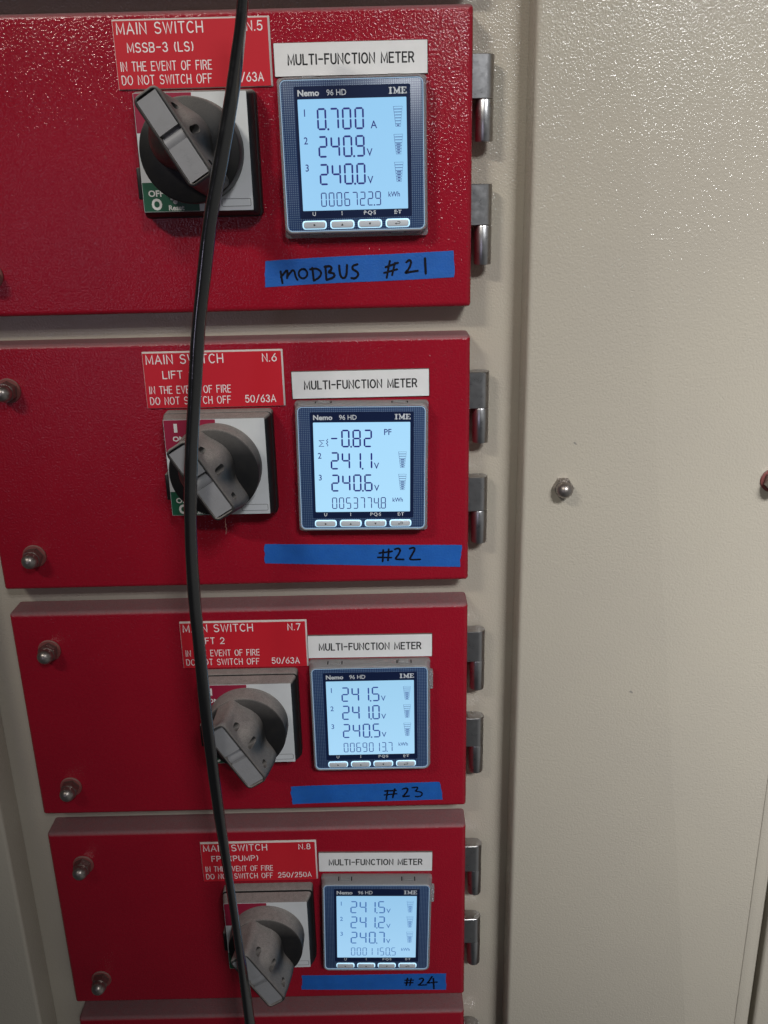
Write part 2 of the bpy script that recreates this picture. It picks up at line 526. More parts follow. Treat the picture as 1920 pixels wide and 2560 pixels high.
def make_door():
    e = empty('cabinet_door', (0, 0, 0))  # a red door with hinges and nuts, without the compartment behind
    mb = MB()
    slab(mb, XL, XR, -HD, 0, 22.6, 0, 2.6, 3.6, seg=3, es=6)
    mb.build('door_leaf', RED, e, angle=48)
    g = MB(); slab(g, XL + 8, XR - 8, -HD + 8, -8, 23.95, 22.4, 2, 0.2, seg=2, es=1)
    g.build('gasket', BLACKCORE, e)
    for z in (-40.3, -161.6 ):
        acorn(e, -261, 0, z + 0.2 if z < -100 else z + 7.7, True, 15.5, turn=0.15 if z < -100 else 0.5)
    for zt in (-28.3, -108.6):
        h = empty('hinge', (0, 0, zt)); h.parent = e
        cx, cy, r = 81.6, 12.6, 6.1
        prof = [(XR - 1.0, cy + r), (XR - 1.0, cy - r)] + [(cx + r * cos(math.radians(a)), cy + r * sin(math.radians(a))) for a in range(-90, 91, 15)]
        def ext(p, z0, z1, ins=0.5):
            m = MB()
            c = (sum(q[0] for q in p) / len(p), sum(q[1] for q in p) / len(p))
            sh = lambda k: [(c[0] + (q[0] - c[0]) * k, c[1] + (q[1] - c[1]) * k) for q in p]
            loops = []
            for k, z in ((0.94, z0), (1.0, z0 - ins), (1.0, z1 + ins), (0.94, z1)):
                loops.append([(x, y, z) for x, y in sh(k)])
            m.loft(loops); return m
        ext(prof, 0, -26.9, 0.35).build('upper_leaf', STEEL, h, angle=28)
        circ = [(cx + r * cos(2 * pi * k / 28), cy + r * sin(2 * pi * k / 28)) for k in range(28)]
        ext(circ, -27.1, -53.5, 0.8).build('lower_knuckle', STEEL, h, angle=40)
        b = MB(); b.box(cx - 3.2, cx + 3.2, cy + 4.6, 24.1, -52, -28.2)
        b.build('lower_leaf', STEEL, h)
    return e

DOORS = ['top red door with the N.5 plate, larger and glossier than those below',
         'second red door down, with the N.6 plate and #22 tape',
         'third red door down, with the N.7 plate and #23 tape',
         'fourth red door down, with the N.8 plate and #24 tape',
         'dark red door at the bottom edge, only its dusty top showing']
door0 = make_door()
for i, zt in enumerate(ZT):
    d = door0 if i == 0 else copy_tree(door0)
    d.location.z = zt * S
    tag(d, DOORS[i], 'switch cubicle', 'red doors stacked in one column')
d = copy_tree(door0); d.location.z = (ZT[0] + 203.5) * S
tag(d, 'red door above the N.5 door, just out of the picture', 'switch cubicle', 'red doors stacked in one column')

# ------------------------------------------------------------------ engraved plates
def red_plate(x, z, rot, lines, label):
    e = empty('engraved_plate', (x, 0, z), rot)     # origin: top left corner
    b = MB()
    b.loft([rrect(0, 100.4, -41.2, 0, .3, -0.05, 1), rrect(0, 100.4, -41.2, 0, .3, -0.5, 1), rrect(1.0, 99.4, -40.4, -1.0, .3, -1.6, 1)])
    b.build('core_layer', CORE, e)
    f = MB(); f.loft([rrect(0.55, 99.3, -40.75, -1.05, .25, -1.45, 1), rrect(0.55, 99.2, -40.75, -1.1, .25, -1.78, 1)])
    f.build('red_face', REDPL, e)
    for (s, x0, x1, zb, h, w) in lines:
        t = MB(); text(t, s, x0, -zb, h, x1, w, -1.80)
        t.build('lettering', ENGW, e, fix=False)
    tag(e, label, 'sign', 'red engraved switch plates')
    return e
def lines(no, sub, rating):
    return [('MAIN SWITCH', 2.9, 57.6, 8.6, 6.2, .78), no + (8.3, 5.3, .72), sub + (19.2, 5.2, .72),
            ('IN THE EVENT OF FIRE', 3.1, 61.6, 30.1, 5.2, .58), ('DO NOT SWITCH OFF', 3.0, 61.0, 38.1, 5.2, .58), rating + (37.8, 5.0, .68)]
red_plate(-158.2, 196.2, 0.003, lines(('N.5', 85.8, 95.6), ('MSSB-3 (LS)', 8.6, 50.6), ('50/63A', 72.5, 94.5)),
          'red engraved plate MAIN SWITCH MSSB-3 (LS), N.5')
red_plate(-162.0, -15.3, 0.0, lines(('N.6', 86.0, 95.8), ('LIFT 1', 13.8, 34.0), ('50/63A', 71.8, 93.6)),
          'red engraved plate MAIN SWITCH LIFT 1, N.6')
red_plate(-155.4, -228.3, -0.004, lines(('N.7', 85.6, 95.2), ('LIFT 2', 13.8, 34.4), ('50/63A', 71.4, 93.2)),
          'red engraved plate MAIN SWITCH LIFT 2, N.7')
red_plate(-157.6, -439.5, 0.0, lines(('N.8', 85.4, 95.2), ('FP  (PUMP)', 9.2, 49.2), ('250/250A', 66.0, 94.8)),
          'red engraved plate MAIN SWITCH (PUMP), N.8')

def white_plate(x, z, rot, label):
    e = empty('meter_plate', (x, 0, z), rot)
    b = MB()
    b.loft([rrect(0, 99.4, -20.2, 0, .3, -0.05, 1), rrect(0, 99.4, -20.2, 0, .3, -0.7, 1), rrect(.6, 98.9, -19.7, -.5, .3, -1.4, 1)])
    b.build('core_layer', BLACKCORE, e)
    f = MB(); f.loft([rrect(.5, 99.1, -19.8, -.4, .25, -1.3, 1), rrect(.5, 99.1, -19.8, -.4, .25, -1.65, 1)])
    f.build('white_face', WHITEPL, e)
    t = MB(); text(t, 'MULTI-FUNCTION METER', 9.4, -13.0, 5.7, 90.2, 1.02, -1.67)
    t.build('lettering', INK, e, fix=False)
    tag(e, label, 'sign', 'white meter plates')
white_plate(-56.4, 180.7, .002, 'white MULTI-FUNCTION METER plate on the top door, beside the N.5 plate')
white_plate(-56.5, -31.6, .001, 'white MULTI-FUNCTION METER plate on the second door, beside the N.6 plate')
white_plate(-55.2, -242.6, -.006, 'white MULTI-FUNCTION METER plate on the third door, beside the N.7 plate')
white_plate(-55.8, -452.3, -.019, 'white MULTI-FUNCTION METER plate on the fourth door, beside the N.8 plate')

# ------------------------------------------------------------------ blue tape
def tape(quad, ink, label, width, seed):
    rnd = random.Random(seed)
    (a, b, c, d) = [Vector(q) for q in quad]        # TL TR BR BL
    n, mrow = 40, 6
    vs, fs = [], []
    sag = [rnd.uniform(-.25, .25) for _ in range(4)]
    jl = [rnd.uniform(-.55, .55) for _ in range(mrow + 1)]
    jr = [rnd.uniform(-.55, .55) for _ in range(mrow + 1)]
    for j in range(mrow + 1):
        t = j / mrow
        for i in range(n + 1):
            s = i / n
            top = a.lerp(b, s); bot = d.lerp(c, s)
            p = top.lerp(bot, t)
            edge = sag[0] * sin(pi * s) + sag[1] * sin(2 * pi * s)
            jag = (jl[j] if i == 0 else jr[j] if i == n else 0)
            y = -0.16 - 0.10 * abs(sin(9 * s + seed)) * (0.4 + t * t) - (0.35 * max(0, abs(s - .5) - .47) / .03 if seed % 2 else 0.1 * t)
            vs.append((p.x + jag, y, p.y + edge))
    for j in range(mrow):
        for i in range(n):
            k = j * (n + 1) + i
            fs.append((k, k + 1, k + n + 2, k + n + 1))
    e = empty('tape_strip', ((a.x + b.x) / 2, 0, (a.y + d.y) / 2))
    ox, oz = (a.x + b.x) / 2, (a.y + d.y) / 2
    mb = MB(); mb.add([(x - ox, y, z - oz) for x, y, z in vs], fs)
    # underside, so that the strip has a thickness
    k0 = len(mb.v)
    mb.add([(x - ox, y + 0.14, z - oz) for x, y, z in vs], [tuple(reversed(f)) for f in fs])
    rim = [i for i in range(n + 1)] + [j * (n + 1) + n for j in range(1, mrow + 1)] + [mrow * (n + 1) + i for i in range(n - 1, -1, -1)] + [j * (n + 1) for j in range(mrow - 1, 0, -1)]
    for q in range(len(rim)):
        p, r = rim[q], rim[(q + 1) % len(rim)]
        mb.f.append((p, r, k0 + r, k0 + p))
    mb.build('tape', TAPE, e)
    t = MB()
    for q, st in enumerate(ink):
        pts = [(x - ox, z - oz) for x, z in st]
        # soften the polyline like a felt pen would
        for _ in range(2):
            if len(pts) > 2:
                new = [pts[0]]
                for u, v in zip(pts, pts[1:]):
                    new += [(u[0] * .75 + v[0] * .25, u[1] * .75 + v[1] * .25), (u[0] * .25 + v[0] * .75, u[1] * .25 + v[1] * .75)]
                new.append(pts[-1]); pts = new
        stroke(t, pts, width * rnd.uniform(.9, 1.12), -0.50 - 0.004 * (q % 9))
    t.build('handwriting', MARKER, e, fix=False)
    tag(e, label, 'tape', 'strips of blue tape under the meters')
T1 = [[(-59.7, 38.2), (-58.9, 30.4)], [(-59.7, 34.3), (-54.6, 40.3), (-55.5, 33.7)], [(-55.2, 34.7), (-50.6, 40.4), (-49.3, 33.6), (-48.3, 32.4)], [(-43.0, 39.4), (-41.9, 38.4), (-41.3, 37.0), (-41.4, 35.5), (-42.2, 34.1), (-43.5, 33.3), (-45.0, 33.2), (-46.3, 33.9), (-47.1, 35.2), (-47.3, 36.8), (-46.7, 38.2), (-45.6, 39.3), (-44.1, 39.6), (-42.7, 39.2)], [(-37.6, 40.2), (-37.0, 31.8)], [(-39.1, 39.2), (-34.6, 39.9), (-31.2, 37.1), (-32.8, 33.7), (-37.0, 31.5)], [(-28.5, 40.9), (-28.2, 32.1)], [(-29.0, 40.7), (-25.0, 41.3), (-24.1, 38.9), (-27.2, 36.8), (-22.7, 36.4), (-22.5, 33.5), (-27.9, 31.9)], [(-19.0, 41.2), (-18.7, 34.9), (-16.8, 32.4), (-14.2, 33.8), (-13.5, 41.6)], [(-6.4, 41.9), (-9.8, 41.0), (-10.0, 38.6), (-6.6, 37.0), (-5.7, 34.6), (-8.2, 32.2), (-10.7, 32.7)], [(16.1, 43.5), (13.7, 32.4)], [(19.6, 42.3), (17.5, 34.1)], [(13.1, 39.5), (21.6, 42.3)], [(12.0, 35.7), (21.0, 37.9)], [(27.6, 42.6), (29.7, 44.3), (31.1, 42.5), (29.1, 37.7), (26.0, 35.1), (31.1, 36.2), (35.3, 36.6)], [(40.4, 44.8), (40.9, 34.7)]]
T2 = [[(6.9, -171.2), (6.2, -180.7)], [(11.1, -170.7), (10.4, -179.9)], [(3.8, -173.7), (13.6, -172.5)], [(2.6, -177.2), (13.0, -177.7)], [(15.8, -170.8), (18.9, -169.8), (20.2, -172.1), (17.7, -176.5), (15.6, -179.2), (22.4, -179.4)], [(27.2, -170.6), (30.3, -169.5), (31.3, -171.2), (28.7, -176.2), (26.5, -179.9), (35.2, -179.7)]]
T3 = [[(5.8, -390.4), (4.5, -399.5)], [(11.9, -389.2), (10.1, -397.7)], [(3.6, -391.0), (13.0, -390.6)], [(3.0, -394.9), (13.5, -393.9)], [(18.5, -389.4), (22.4, -388.2), (23.1, -390.8), (20.1, -395.3), (18.2, -397.3), (24.0, -396.5)], [(26.8, -388.3), (31.8, -387.5), (30.1, -391.0), (29.0, -391.9), (33.9, -392.4), (35.6, -395.1), (32.8, -397.6), (29.5, -397.2)]]
T4 = [[(20.1, -596.3), (18.8, -604.5)], [(23.3, -596.4), (22.1, -604.6)], [(17.7, -598.5), (25.3, -598.4)], [(17.5, -601.5), (24.9, -601.4)], [(31.0, -597.4), (33.9, -596.0), (34.9, -598.7), (31.6, -603.4), (29.2, -604.8), (37.4, -604.3)], [(42.6, -594.7), (39.1, -601.4), (38.0, -602.5), (47.2, -601.3)], [(43.8, -597.0), (44.3, -609.0)]]
tape([(-70.3, 45.4), (60.5, 49.6), (60.5, 31.7), (-71.2, 27.7)], T1, 'blue tape hand-lettered MODBUS #21, on the top door', 1.5, 2)
tape([(-83.8, -164.3), (67.4, -168.6), (65.7, -186.8), (-84.8, -180.2)], T2, 'blue tape marked #22, on the second door', 1.4, 3)
tape([(-76.1, -384.6), (50.3, -383.1), (52.9, -400.8), (-75.7, -402.3)], T3, 'blue tape marked #23, on the third door', 1.4, 5)
tape([(-76.9, -590.3), (55.9, -591.7), (55.1, -611.0), (-78.1, -606.8)], T4, 'blue tape marked #24, on the fourth door', 1.45, 4)

# ------------------------------------------------------------------ meters
SEG = {'0': 'abcdef', '1': 'bc', '2': 'abged', '3': 'abgcd', '4': 'fgbc', '5': 'afgcd', '6': 'afgedc', '7': 'abc', '8': 'abcdefg', '9': 'abcdfg', '-': 'g', ' ': ''}
def seven(mb, ch, x, z, w, h, t, y):
    """seven segment figure, lower left corner x, z"""
    def hs(cx, cz, l):
        q = t / 2
        mb.add([(cx - l / 2, y, cz), (cx - l / 2 + q, y, cz + q), (cx + l / 2 - q, y, cz + q), (cx + l / 2, y, cz), (cx + l / 2 - q, y, cz - q), (cx - l / 2 + q, y, cz - q)], [(0, 1, 2, 3, 4, 5)])
    def vsg(cx, cz, l):
        q = t / 2
        mb.add([(cx, y, cz - l / 2), (cx - q, y, cz - l / 2 + q), (cx - q, y, cz + l / 2 - q), (cx, y, cz + l / 2), (cx + q, y, cz + l / 2 - q), (cx + q, y, cz - l / 2 + q)], [(0, 1, 2, 3, 4, 5)])
    q = t / 2; g = t * 0.22
    for s in SEG[ch]:
        if s == 'a': hs(x + w / 2, z + h - q, w - t - g)
        if s == 'g': hs(x + w / 2, z + h / 2, w - t - g)
        if s == 'd': hs(x + w / 2, z + q, w - t - g)
        if s == 'f': vsg(x + q, z + h * .75 - q / 2, h / 2 - t / 2 - g)
        if s == 'b': vsg(x + w - q, z + h * .75 - q / 2, h / 2 - t / 2 - g)
        if s == 'e': vsg(x + q, z + h * .25 + q / 2, h / 2 - t / 2 - g)
        if s == 'c': vsg(x + w - q, z + h * .25 + q / 2, h / 2 - t / 2 - g)

def disc(mb, x, z, r, y, n=10):
    mb.add([(x + r * cos(2 * pi * k / n), y, z + r * sin(2 * pi * k / n)) for k in range(n)], [tuple(range(n))])

def meter(x, z, rot, rows, kwh, label, lcd, ink, clip_side):
    e = empty('power_meter', (x, 0, z), rot)         # origin: centre of the screen, on the door
    zt, zb, hw = 47.3, -48.9, 47.6
    c = MB()
    seg = 5
    outer = lambda i, y, r=4.6: rrect(-hw + i, hw - i, zb + i, zt - i, r, y, seg)
    # hollow shell: wide foot on the door, waist, rounded front rim, then the inner wall
    c.loft([rrect(-hw - 0.9, hw + 0.9, zb - 3.0, zt + .4, 2.2, -0.03, seg), rrect(-hw - 0.9, hw + 0.9, zb - 3.0, zt + .4, 2.2, -3.4, seg),
            rrect(-hw - .4, hw + .4, zb - 1.0, zt + .2, 3.6, -4.2, seg),
            outer(-.2, -8.0), outer(0, -11.6), outer(.35, -12.7), outer(.95, -13.1), outer(1.5, -12.8, 3.6), outer(1.55, -10.5, 3.6), outer(1.55, -0.06, 3.6)],
           cap0=False, cap1=False)
    # catch on the side
    if clip_side:
        slab(c, hw + .0, hw + 3.0, 22.0, 38.0, -1.2, -6.0, 0.8, 0.6, seg=2, es=2)
    c.build('case_rim', CLEAR, e, angle=40)
    for sx in (-27.5, 27.5):
        k = MB(); slab(k, sx - 4.2, sx + 4.2, zt + .15, zt + 1.1, -3.6, -8.6, .25, .3, seg=1, es=1); k.build('case_clip', CLEAR, e)
        k = MB(); slab(k, sx - 4.2, sx + 4.2, zb - 1.1, zb - .1, -4.6, -8.6, .25, .3, seg=1, es=1); k.build('case_clip', CLEAR, e)
    dk = MB()
    for sx in (-27.5, 27.5):
        for s2 in (-5.6, 5.6):
            dk.box(sx + s2 - .45, sx + s2 + .45, -8.8, -3.2, zt + .02, zt + .32)
            dk.box(sx + s2 - .45, sx + s2 + .45, -8.8, -4.4, zb - .34, zb - .04)
    dk.build('clip_slots', HOLE, e)
    b = MB(); slab(b, -hw + 1.62, hw - 1.62, zb + 1.62, zt - 1.62, -0.5, -12.2, 3.5, .5, seg=5, es=2)
    bz = b.build('dotted_bezel', DOTS, e)
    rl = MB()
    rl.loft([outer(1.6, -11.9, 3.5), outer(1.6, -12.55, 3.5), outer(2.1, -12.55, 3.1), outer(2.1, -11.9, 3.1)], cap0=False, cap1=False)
    rl.build('glow_ring', EDGE, e)  # added ring that glows in place of light leaking round the bezel
    nv = MB(); slab(nv, -37.0, 37.6, -39.2, 41.8, -12.1, -12.28, 1.0, .05, seg=3, es=1)
    nv.build('navy_mask', NAVY, bz)
    # screen
    s = MB(); slab(s, -35.0, 35.0, -34.1, 34.1, -12.2, -12.36, .3, .03, seg=1, es=1)
    sc = s.build('screen', lcd, e)
    y = -12.40
    dg = MB()
    cols = [-23.0, -14.9, -6.8, 1.3]
    for (txt, dot, zbase) in rows['digits']:
        for q, ch in enumerate(txt):
            if ch == '-': stroke(dg, [(cols[q] + 1.2, zbase + 6.7), (cols[q] + 4.8, zbase + 6.7)], 1.05, y)
            else: seven(dg, ch, cols[q], zbase, 6.1, 13.2, 1.18, y)
        disc(dg, cols[dot] + 7.05, zbase + .45, .72, y)
    for q, ch in enumerate(kwh):
        xx = -22.7 + 5.15 * q
        seven(dg, ch, xx, -31.7, 3.75, 8.9, .66, y)
    disc(dg, -22.7 + 5.15 * 7 - .72, -31.4, .5, y)
    for zbase, on in rows['bars']:
        for q in range(7):
            f0, f1 = q / 7, (q + 1) / 7
            wa, wb = 3.0 + 2.8 * f0, 3.0 + 2.8 * f1
            zz0, zz1 = zbase + 12.3 * f0 + .15, zbase + 12.3 * f1 - .15
            cx = 29.4
            if q < on:
                dg.add([(cx - wa / 2 + .8, y, zz0 + .42), (cx + wa / 2 - .8, y, zz0 + .42), (cx + wb / 2 - .8, y, zz1 - .38), (cx - wb / 2 + .8, y, zz1 - .38)], [(0, 1, 2, 3)])
            stroke(dg, [(cx - wb / 2, zz1), (cx - wa / 2, zz0), (cx + wa / 2, zz0)], .2, y)
            stroke(dg, [(cx + wa / 2, zz0 + .3), (cx + wb / 2, zz1 - .3)], .14, y)
            stroke(dg, [(cx - wb / 2, zz1), (cx + wb / 2, zz1)], .17, y - .004)
    dg.build('digits', ink, sc, fix=False)
    mes = [font_mesh(t, h, ink, 'units', e, px, pz, y, bold=.05, sx=.92) for (t, px, pz, h) in rows['units']]
    mes.append(font_mesh('kWh', 4.6, ink, 'units', e, 21.9, -26.4, y, bold=.04, sx=.86))
    set_out(mes, 'unit_sign', sc)
    if rows.get('sigma'):
        sg = MB()
        stroke(sg, [(-27.4, 20.8), (-30.9, 20.8), (-28.6, 18.7), (-31.1, 16.4), (-27.6, 16.4)], .45, y)
        stroke(sg, [(-24.6, 21.8), (-25.6, 20.6), (-24.6, 19.6), (-25.7, 18.5), (-24.6, 17.4), (-25.0, 16.6)], .45, y)
        sg.build('sum_symbol', ink, sc, fix=False)
    # printed lettering on the mask
    yp = -12.33
    mes = [font_mesh('Nemo', 5.0, TEXTW, 'bezel_lettering', e, -35.0, 36.1, yp, bold=.17, sx=1.09),
           font_mesh('96 HD', 5.0, TEXTW, 'bezel_lettering', e, -16.3, 36.1, yp, bold=.05, sx=.94)]
    for t, px in (('U', -27.7), ('I', -9.1), ('P\u00b7Q\u00b7S', 9.4), ('E\u00b7T', 28.1)):
        mes.append(font_mesh(t, 3.5, TEXTW, 'bezel_lettering', e, px, -37.3, yp, bold=.09, align='CENTER'))
    set_out(mes, 'bezel_lettering', bz)
    im = MB()
    def serif(pts, w): stroke(im, pts, w, yp - 0.003 * (len(im.v) % 5))
    zb0, h = 36.1, 3.9
    serif([(24.9, zb0 + .3), (24.9, zb0 + h - .3)], 1.05)
    for zz in (zb0 + .25, zb0 + h - .25): serif([(24.0, zz), (25.8, zz)], .5)
    serif([(27.5, zb0 + .3), (27.5, zb0 + h - .2)], .55); serif([(27.3, zb0 + h - .3), (29.0, zb0 + .9), (30.6, zb0 + h - .3)], .8); serif([(30.5, zb0 + .3), (30.5, zb0 + h - .2)], 1.0)
    for a, b2 in ((26.9, 28.1), (29.8, 31.3)): serif([(a, zb0 + .25), (b2, zb0 + .25)], .5)
    serif([(26.8, zb0 + h - .25), (27.6, zb0 + h - .25)], .5); serif([(30.4, zb0 + h - .25), (31.3, zb0 + h - .25)], .5)
    serif([(32.6, zb0 + .3), (32.6, zb0 + h - .3)], 1.05)
    serif([(31.8, zb0 + h - .25), (34.9, zb0 + h - .25)], .5); serif([(31.8, zb0 + .25), (35.1, zb0 + .25)], .5)
    serif([(34.8, zb0 + h - .2), (34.8, zb0 + h - 1.0)], .4); serif([(35.0, zb0 + .2), (35.0, zb0 + 1.1)], .4); serif([(32.9, zb0 + h / 2), (34.0, zb0 + h / 2)], .5); serif([(34.0, zb0 + h / 2 - .5), (34.0, zb0 + h / 2 + .5)], .35)
    im.build('maker_mark', TEXTW, bz, fix=False)
    for q, px in enumerate((-27.8, -9.2, 9.3, 27.9)):
        g = MB(); slab(g, px - 8.1, px + 8.1, -46.0, -40.4, -12.1, -12.45, 2.0, .15, seg=4, es=1)
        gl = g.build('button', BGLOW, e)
        t = MB(); slab(t, px - 7.3, px + 7.3, -45.3, -41.1, -12.4, -13.5, 1.5, .5, seg=4, es=3)
        t.build('key_cap', BUTTON, gl)
        ic = MB(); yy = -13.53; cz = -43.2
        if q == 0: ic.add([(px - .6, yy, cz - .8), (px - .6, yy, cz + .8), (px + .9, yy, cz)], [(0, 1, 2)])
        if q == 1: ic.add([(px - .8, yy, cz - .7), (px + .8, yy, cz - .7), (px, yy, cz + .8)], [(0, 1, 2)])
        if q == 2: ic.add([(px - .8, yy, cz + .7), (px + .8, yy, cz + .7), (px, yy, cz - .8)], [(0, 1, 2)])
        if q == 3:
            stroke(ic, [(px - .2, cz + .95), (px + 1.2, cz + .95), (px + 1.65, cz + .4), (px + 1.2, cz - .35), (px - 1.2, cz - .35)], .34, yy)
            ic.add([(px - 1.9, yy - .01, cz - .35), (px - .9, yy - .01, cz + .3), (px - .9, yy - .01, cz - 1.0)], [(0, 1, 2)])
        ic.build('key_icon', INK, gl, fix=False)
    tag(e, label, 'power meter', 'backlit power meters in one column')
    return e

L0, L1, L2 = 15.5, -1.2, -18.2
def rows(d, a='V', first=None):
    r = {'digits': [(d[0][0], d[0][1], L0), (d[1][0], d[1][1], L1), (d[2][0], d[2][1], L2)],
         'bars': [(L0 + .9, 1 if a == 'A' else 4), (L1 + .9, 4), (L2 + .9, 4)],
         'units': [('1', -32.3, 23.9, 6.2), ('2', -32.3, 7.2, 6.2), ('3', -32.3, -9.4, 6.2), ('V', 8.6, L1 + .4, 6.6), ('V', 8.6, L2 + .4, 6.6)]}
    if a == 'A': r['units'].append(('A', 11.6, L0 + .4, 6.6))
    else: r['units'].append(('V', 8.6, L0 + .4, 6.6))
    return r
INKS = [mat('lcd_ink_dark', (0.010, 0.010, 0.03), 0.4, emit=((0.014, 0.020, 0.17), 1.0)), mat('lcd_ink_navy', (0.010, 0.010, 0.03), 0.4, emit=((0.004, 0.004, 0.16), 1.0)),
        mat('lcd_ink_mid', (0.010, 0.014, 0.03), 0.4, emit=((0.030, 0.070, 0.28), 1.0)), mat('lcd_ink_faded', (0.010, 0.014, 0.03), 0.4, emit=((0.060, 0.16, 0.42), 1.0))]
LCDS = [lcd_mat('screen_glow_sky', (0.28, 0.57, 0.85), (0.31, 0.60, 0.88)), lcd_mat('screen_glow_pale', (0.37, 0.68, 0.94), (0.40, 0.71, 0.95)),
        lcd_mat('screen_glow_cool', (0.32, 0.60, 0.83), (0.38, 0.67, 0.92)), lcd_mat('screen_glow_blue', (0.29, 0.55, 0.80), (0.36, 0.63, 0.88))]
meter(-6.3, 112.2, .004, rows([('0700', 0), ('2409', 2), ('2400', 2)], 'A'), '00067229',
      'lit power meter reading 0.700 A and 240.9 V, on the top door', LCDS[0], INKS[0], False)
r = rows([('-082', 1), ('2411', 2), ('2406', 2)])
r['bars'] = r['bars'][1:]; r['units'] = [u for u in r['units'] if u[0] != '1' and not (u[0] == 'V' and u[2] > 10)]
r['units'].append(('PF', 15.8, 24.6, 6.4)); r['sigma'] = True
meter(-7.0, -101.4, -.015, r, '00537748', 'lit power meter reading -0.82 PF and 241.1 V, on the second door', LCDS[1], INKS[1], False)
meter(-6.3, -312.2, -.003, rows([('2415', 2), ('2410', 2), ('2405', 2)]), '00690137',
      'lit power meter reading 241.5, 241.0 and 240.5 V, on the third door', LCDS[2], INKS[2], True)
meter(-6.8, -524.8, -.027, rows([('2415', 2), ('2412', 2), ('2407', 2)]), '00011505',
      'lit power meter with pale digits 241.2 and 240.7 V, on the fourth door', LCDS[3], INKS[3], True)

# ------------------------------------------------------------------ rotary switches
DV = Vector((.519, -.855)); NV = Vector((.855, .519))     # along and across the grip, in (x, z)
def sn(s, n): return (s * DV.x + n * NV.x, s * DV.y + n * NV.y)
def sd_box(s, n, s0, s1, n0, n1, r):
    cx, cy = (s0 + s1) / 2, (n0 + n1) / 2
    qx, qy = abs(s - cx) - (s1 - s0) / 2 + r, abs(n - cy) - (n1 - n0) / 2 + r
    return math.hypot(max(qx, 0), max(qy, 0)) + min(max(qx, qy), 0) - r
def smin(a, b, k):
    h = max(k - abs(a - b), 0) / k
    return min(a, b) - h * h * k / 4
def outline(s0, s1, hw, r, rr, hc, k=7.0, inset=0.0, n=144):
    """grip outline: rounded bar blended with a round boss of radius rr at hc"""
    cs, cn = -6.0, 2.2
    def f(s, t):
        d = sd_box(s, t, s0, s1, 2.5 - hw, 2.5 + hw, r)
        if rr > 0: d = smin(d, math.hypot(s - hc[0], t - hc[1]) - rr, k)
        return d + inset
    pts = []
    for q in range(n):
        a = 2 * pi * q / n
        lo, hi = 0.0, 60.0
        for _ in range(34):
            mid = (lo + hi) / 2
            if f(cs + mid * cos(a), cn + mid * sin(a)) < 0: lo = mid
            else: hi = mid
        pts.append((cs + lo * cos(a), cn + lo * sin(a)))
    return pts
def at(pts, h): return [(sn(s, n)[0], -h, sn(s, n)[1]) for s, n in pts]

def make_grip_mesh():
    b = MB()
    R = 4.2
    L = [at(outline(-31.5, 29.5, 9.0, R, 18.6, (-8, 0), 7), 37.5),
         at(outline(-31.5, 29.0, 8.8, R, 18.4, (-8, 0), 7), 46),
         at(outline(-32.3, 27.5, 8.7, R, 17.4, (-8, .4), 7), 54),
         at(outline(-33.0, 26.2, 8.6, R, 16.2, (-8, .8), 7), 60),
         at(outline(-33.8, 25.0, 8.6, R, 13.9, (-8, 1.2), 4), 65.5),
         at(outline(-34.6, 23.8, 8.6, R, 10.6, (-8, 1.8), 4), 70),
         at(outline(-35.4, 23.0, 8.6, R, 0, (0, 0)), 73),
         at(outline(-35.8, 22.4, 8.7, R, 0, (0, 0)), 76.2),
         at(outline(-35.8, 22.4, 8.7, R, 0, (0, 0), inset=.12), 76.9),
         at(outline(-35.8, 22.4, 8.7, R, 0, (0, 0), inset=.45), 77.5),
         at(outline(-35.8, 22.4, 8.7, R, 0, (0, 0), inset=.95), 77.8),
         at(outline(-35.8, 22.4, 8.6, R, 0, (0, 0), inset=1.45), 77.8),
         at(outline(-35.8, 22.4, 8.6, R, 0, (0, 0), inset=1.7), 77.3),
         at(outline(-35.8, 22.4, 8.6, R, 0, (0, 0), inset=1.75), 71.0)]
    b.loft(L)
    g = b.build('grip', HANDLE)
    ct = MB()
    for s, h, hh in ((-22, 64.5, 4.4), (-5.0, 66.0, 5.2), (15.5, 65.0, 4.4)):
        lp0, lp1 = [], []
        for q in range(20):
            a = 2 * pi * q / 20
            ds = 2.5 * cos(a); dh = (hh - 2.5) * (1 if sin(a) > 0 else -1) + 2.5 * sin(a)
            for lp, nn in ((lp0, 4.5), (lp1, 34)):
                X = sn(s + ds, nn); lp.append((X[0], -(h + dh), X[1]))
        ct.loft([lp0, lp1])
    cut = ct.build('cutter', HOLE)
    md = g.modifiers.new('slots', 'BOOLEAN'); md.operation = 'DIFFERENCE'; md.object = cut; md.solver = 'EXACT'
    dg = bpy.context.evaluated_depsgraph_get()
    me = bpy.data.meshes.new_from_object(g.evaluated_get(dg))
    bpy.data.objects.remove(g); bpy.data.objects.remove(cut)
    me.materials.clear(); me.materials.append(HANDLE)
    for p in me.polygons: p.use_smooth = True; p.material_index = 0
    me.set_sharp_from_angle(angle=math.radians(40))
    me.name = 'grip'
    return me

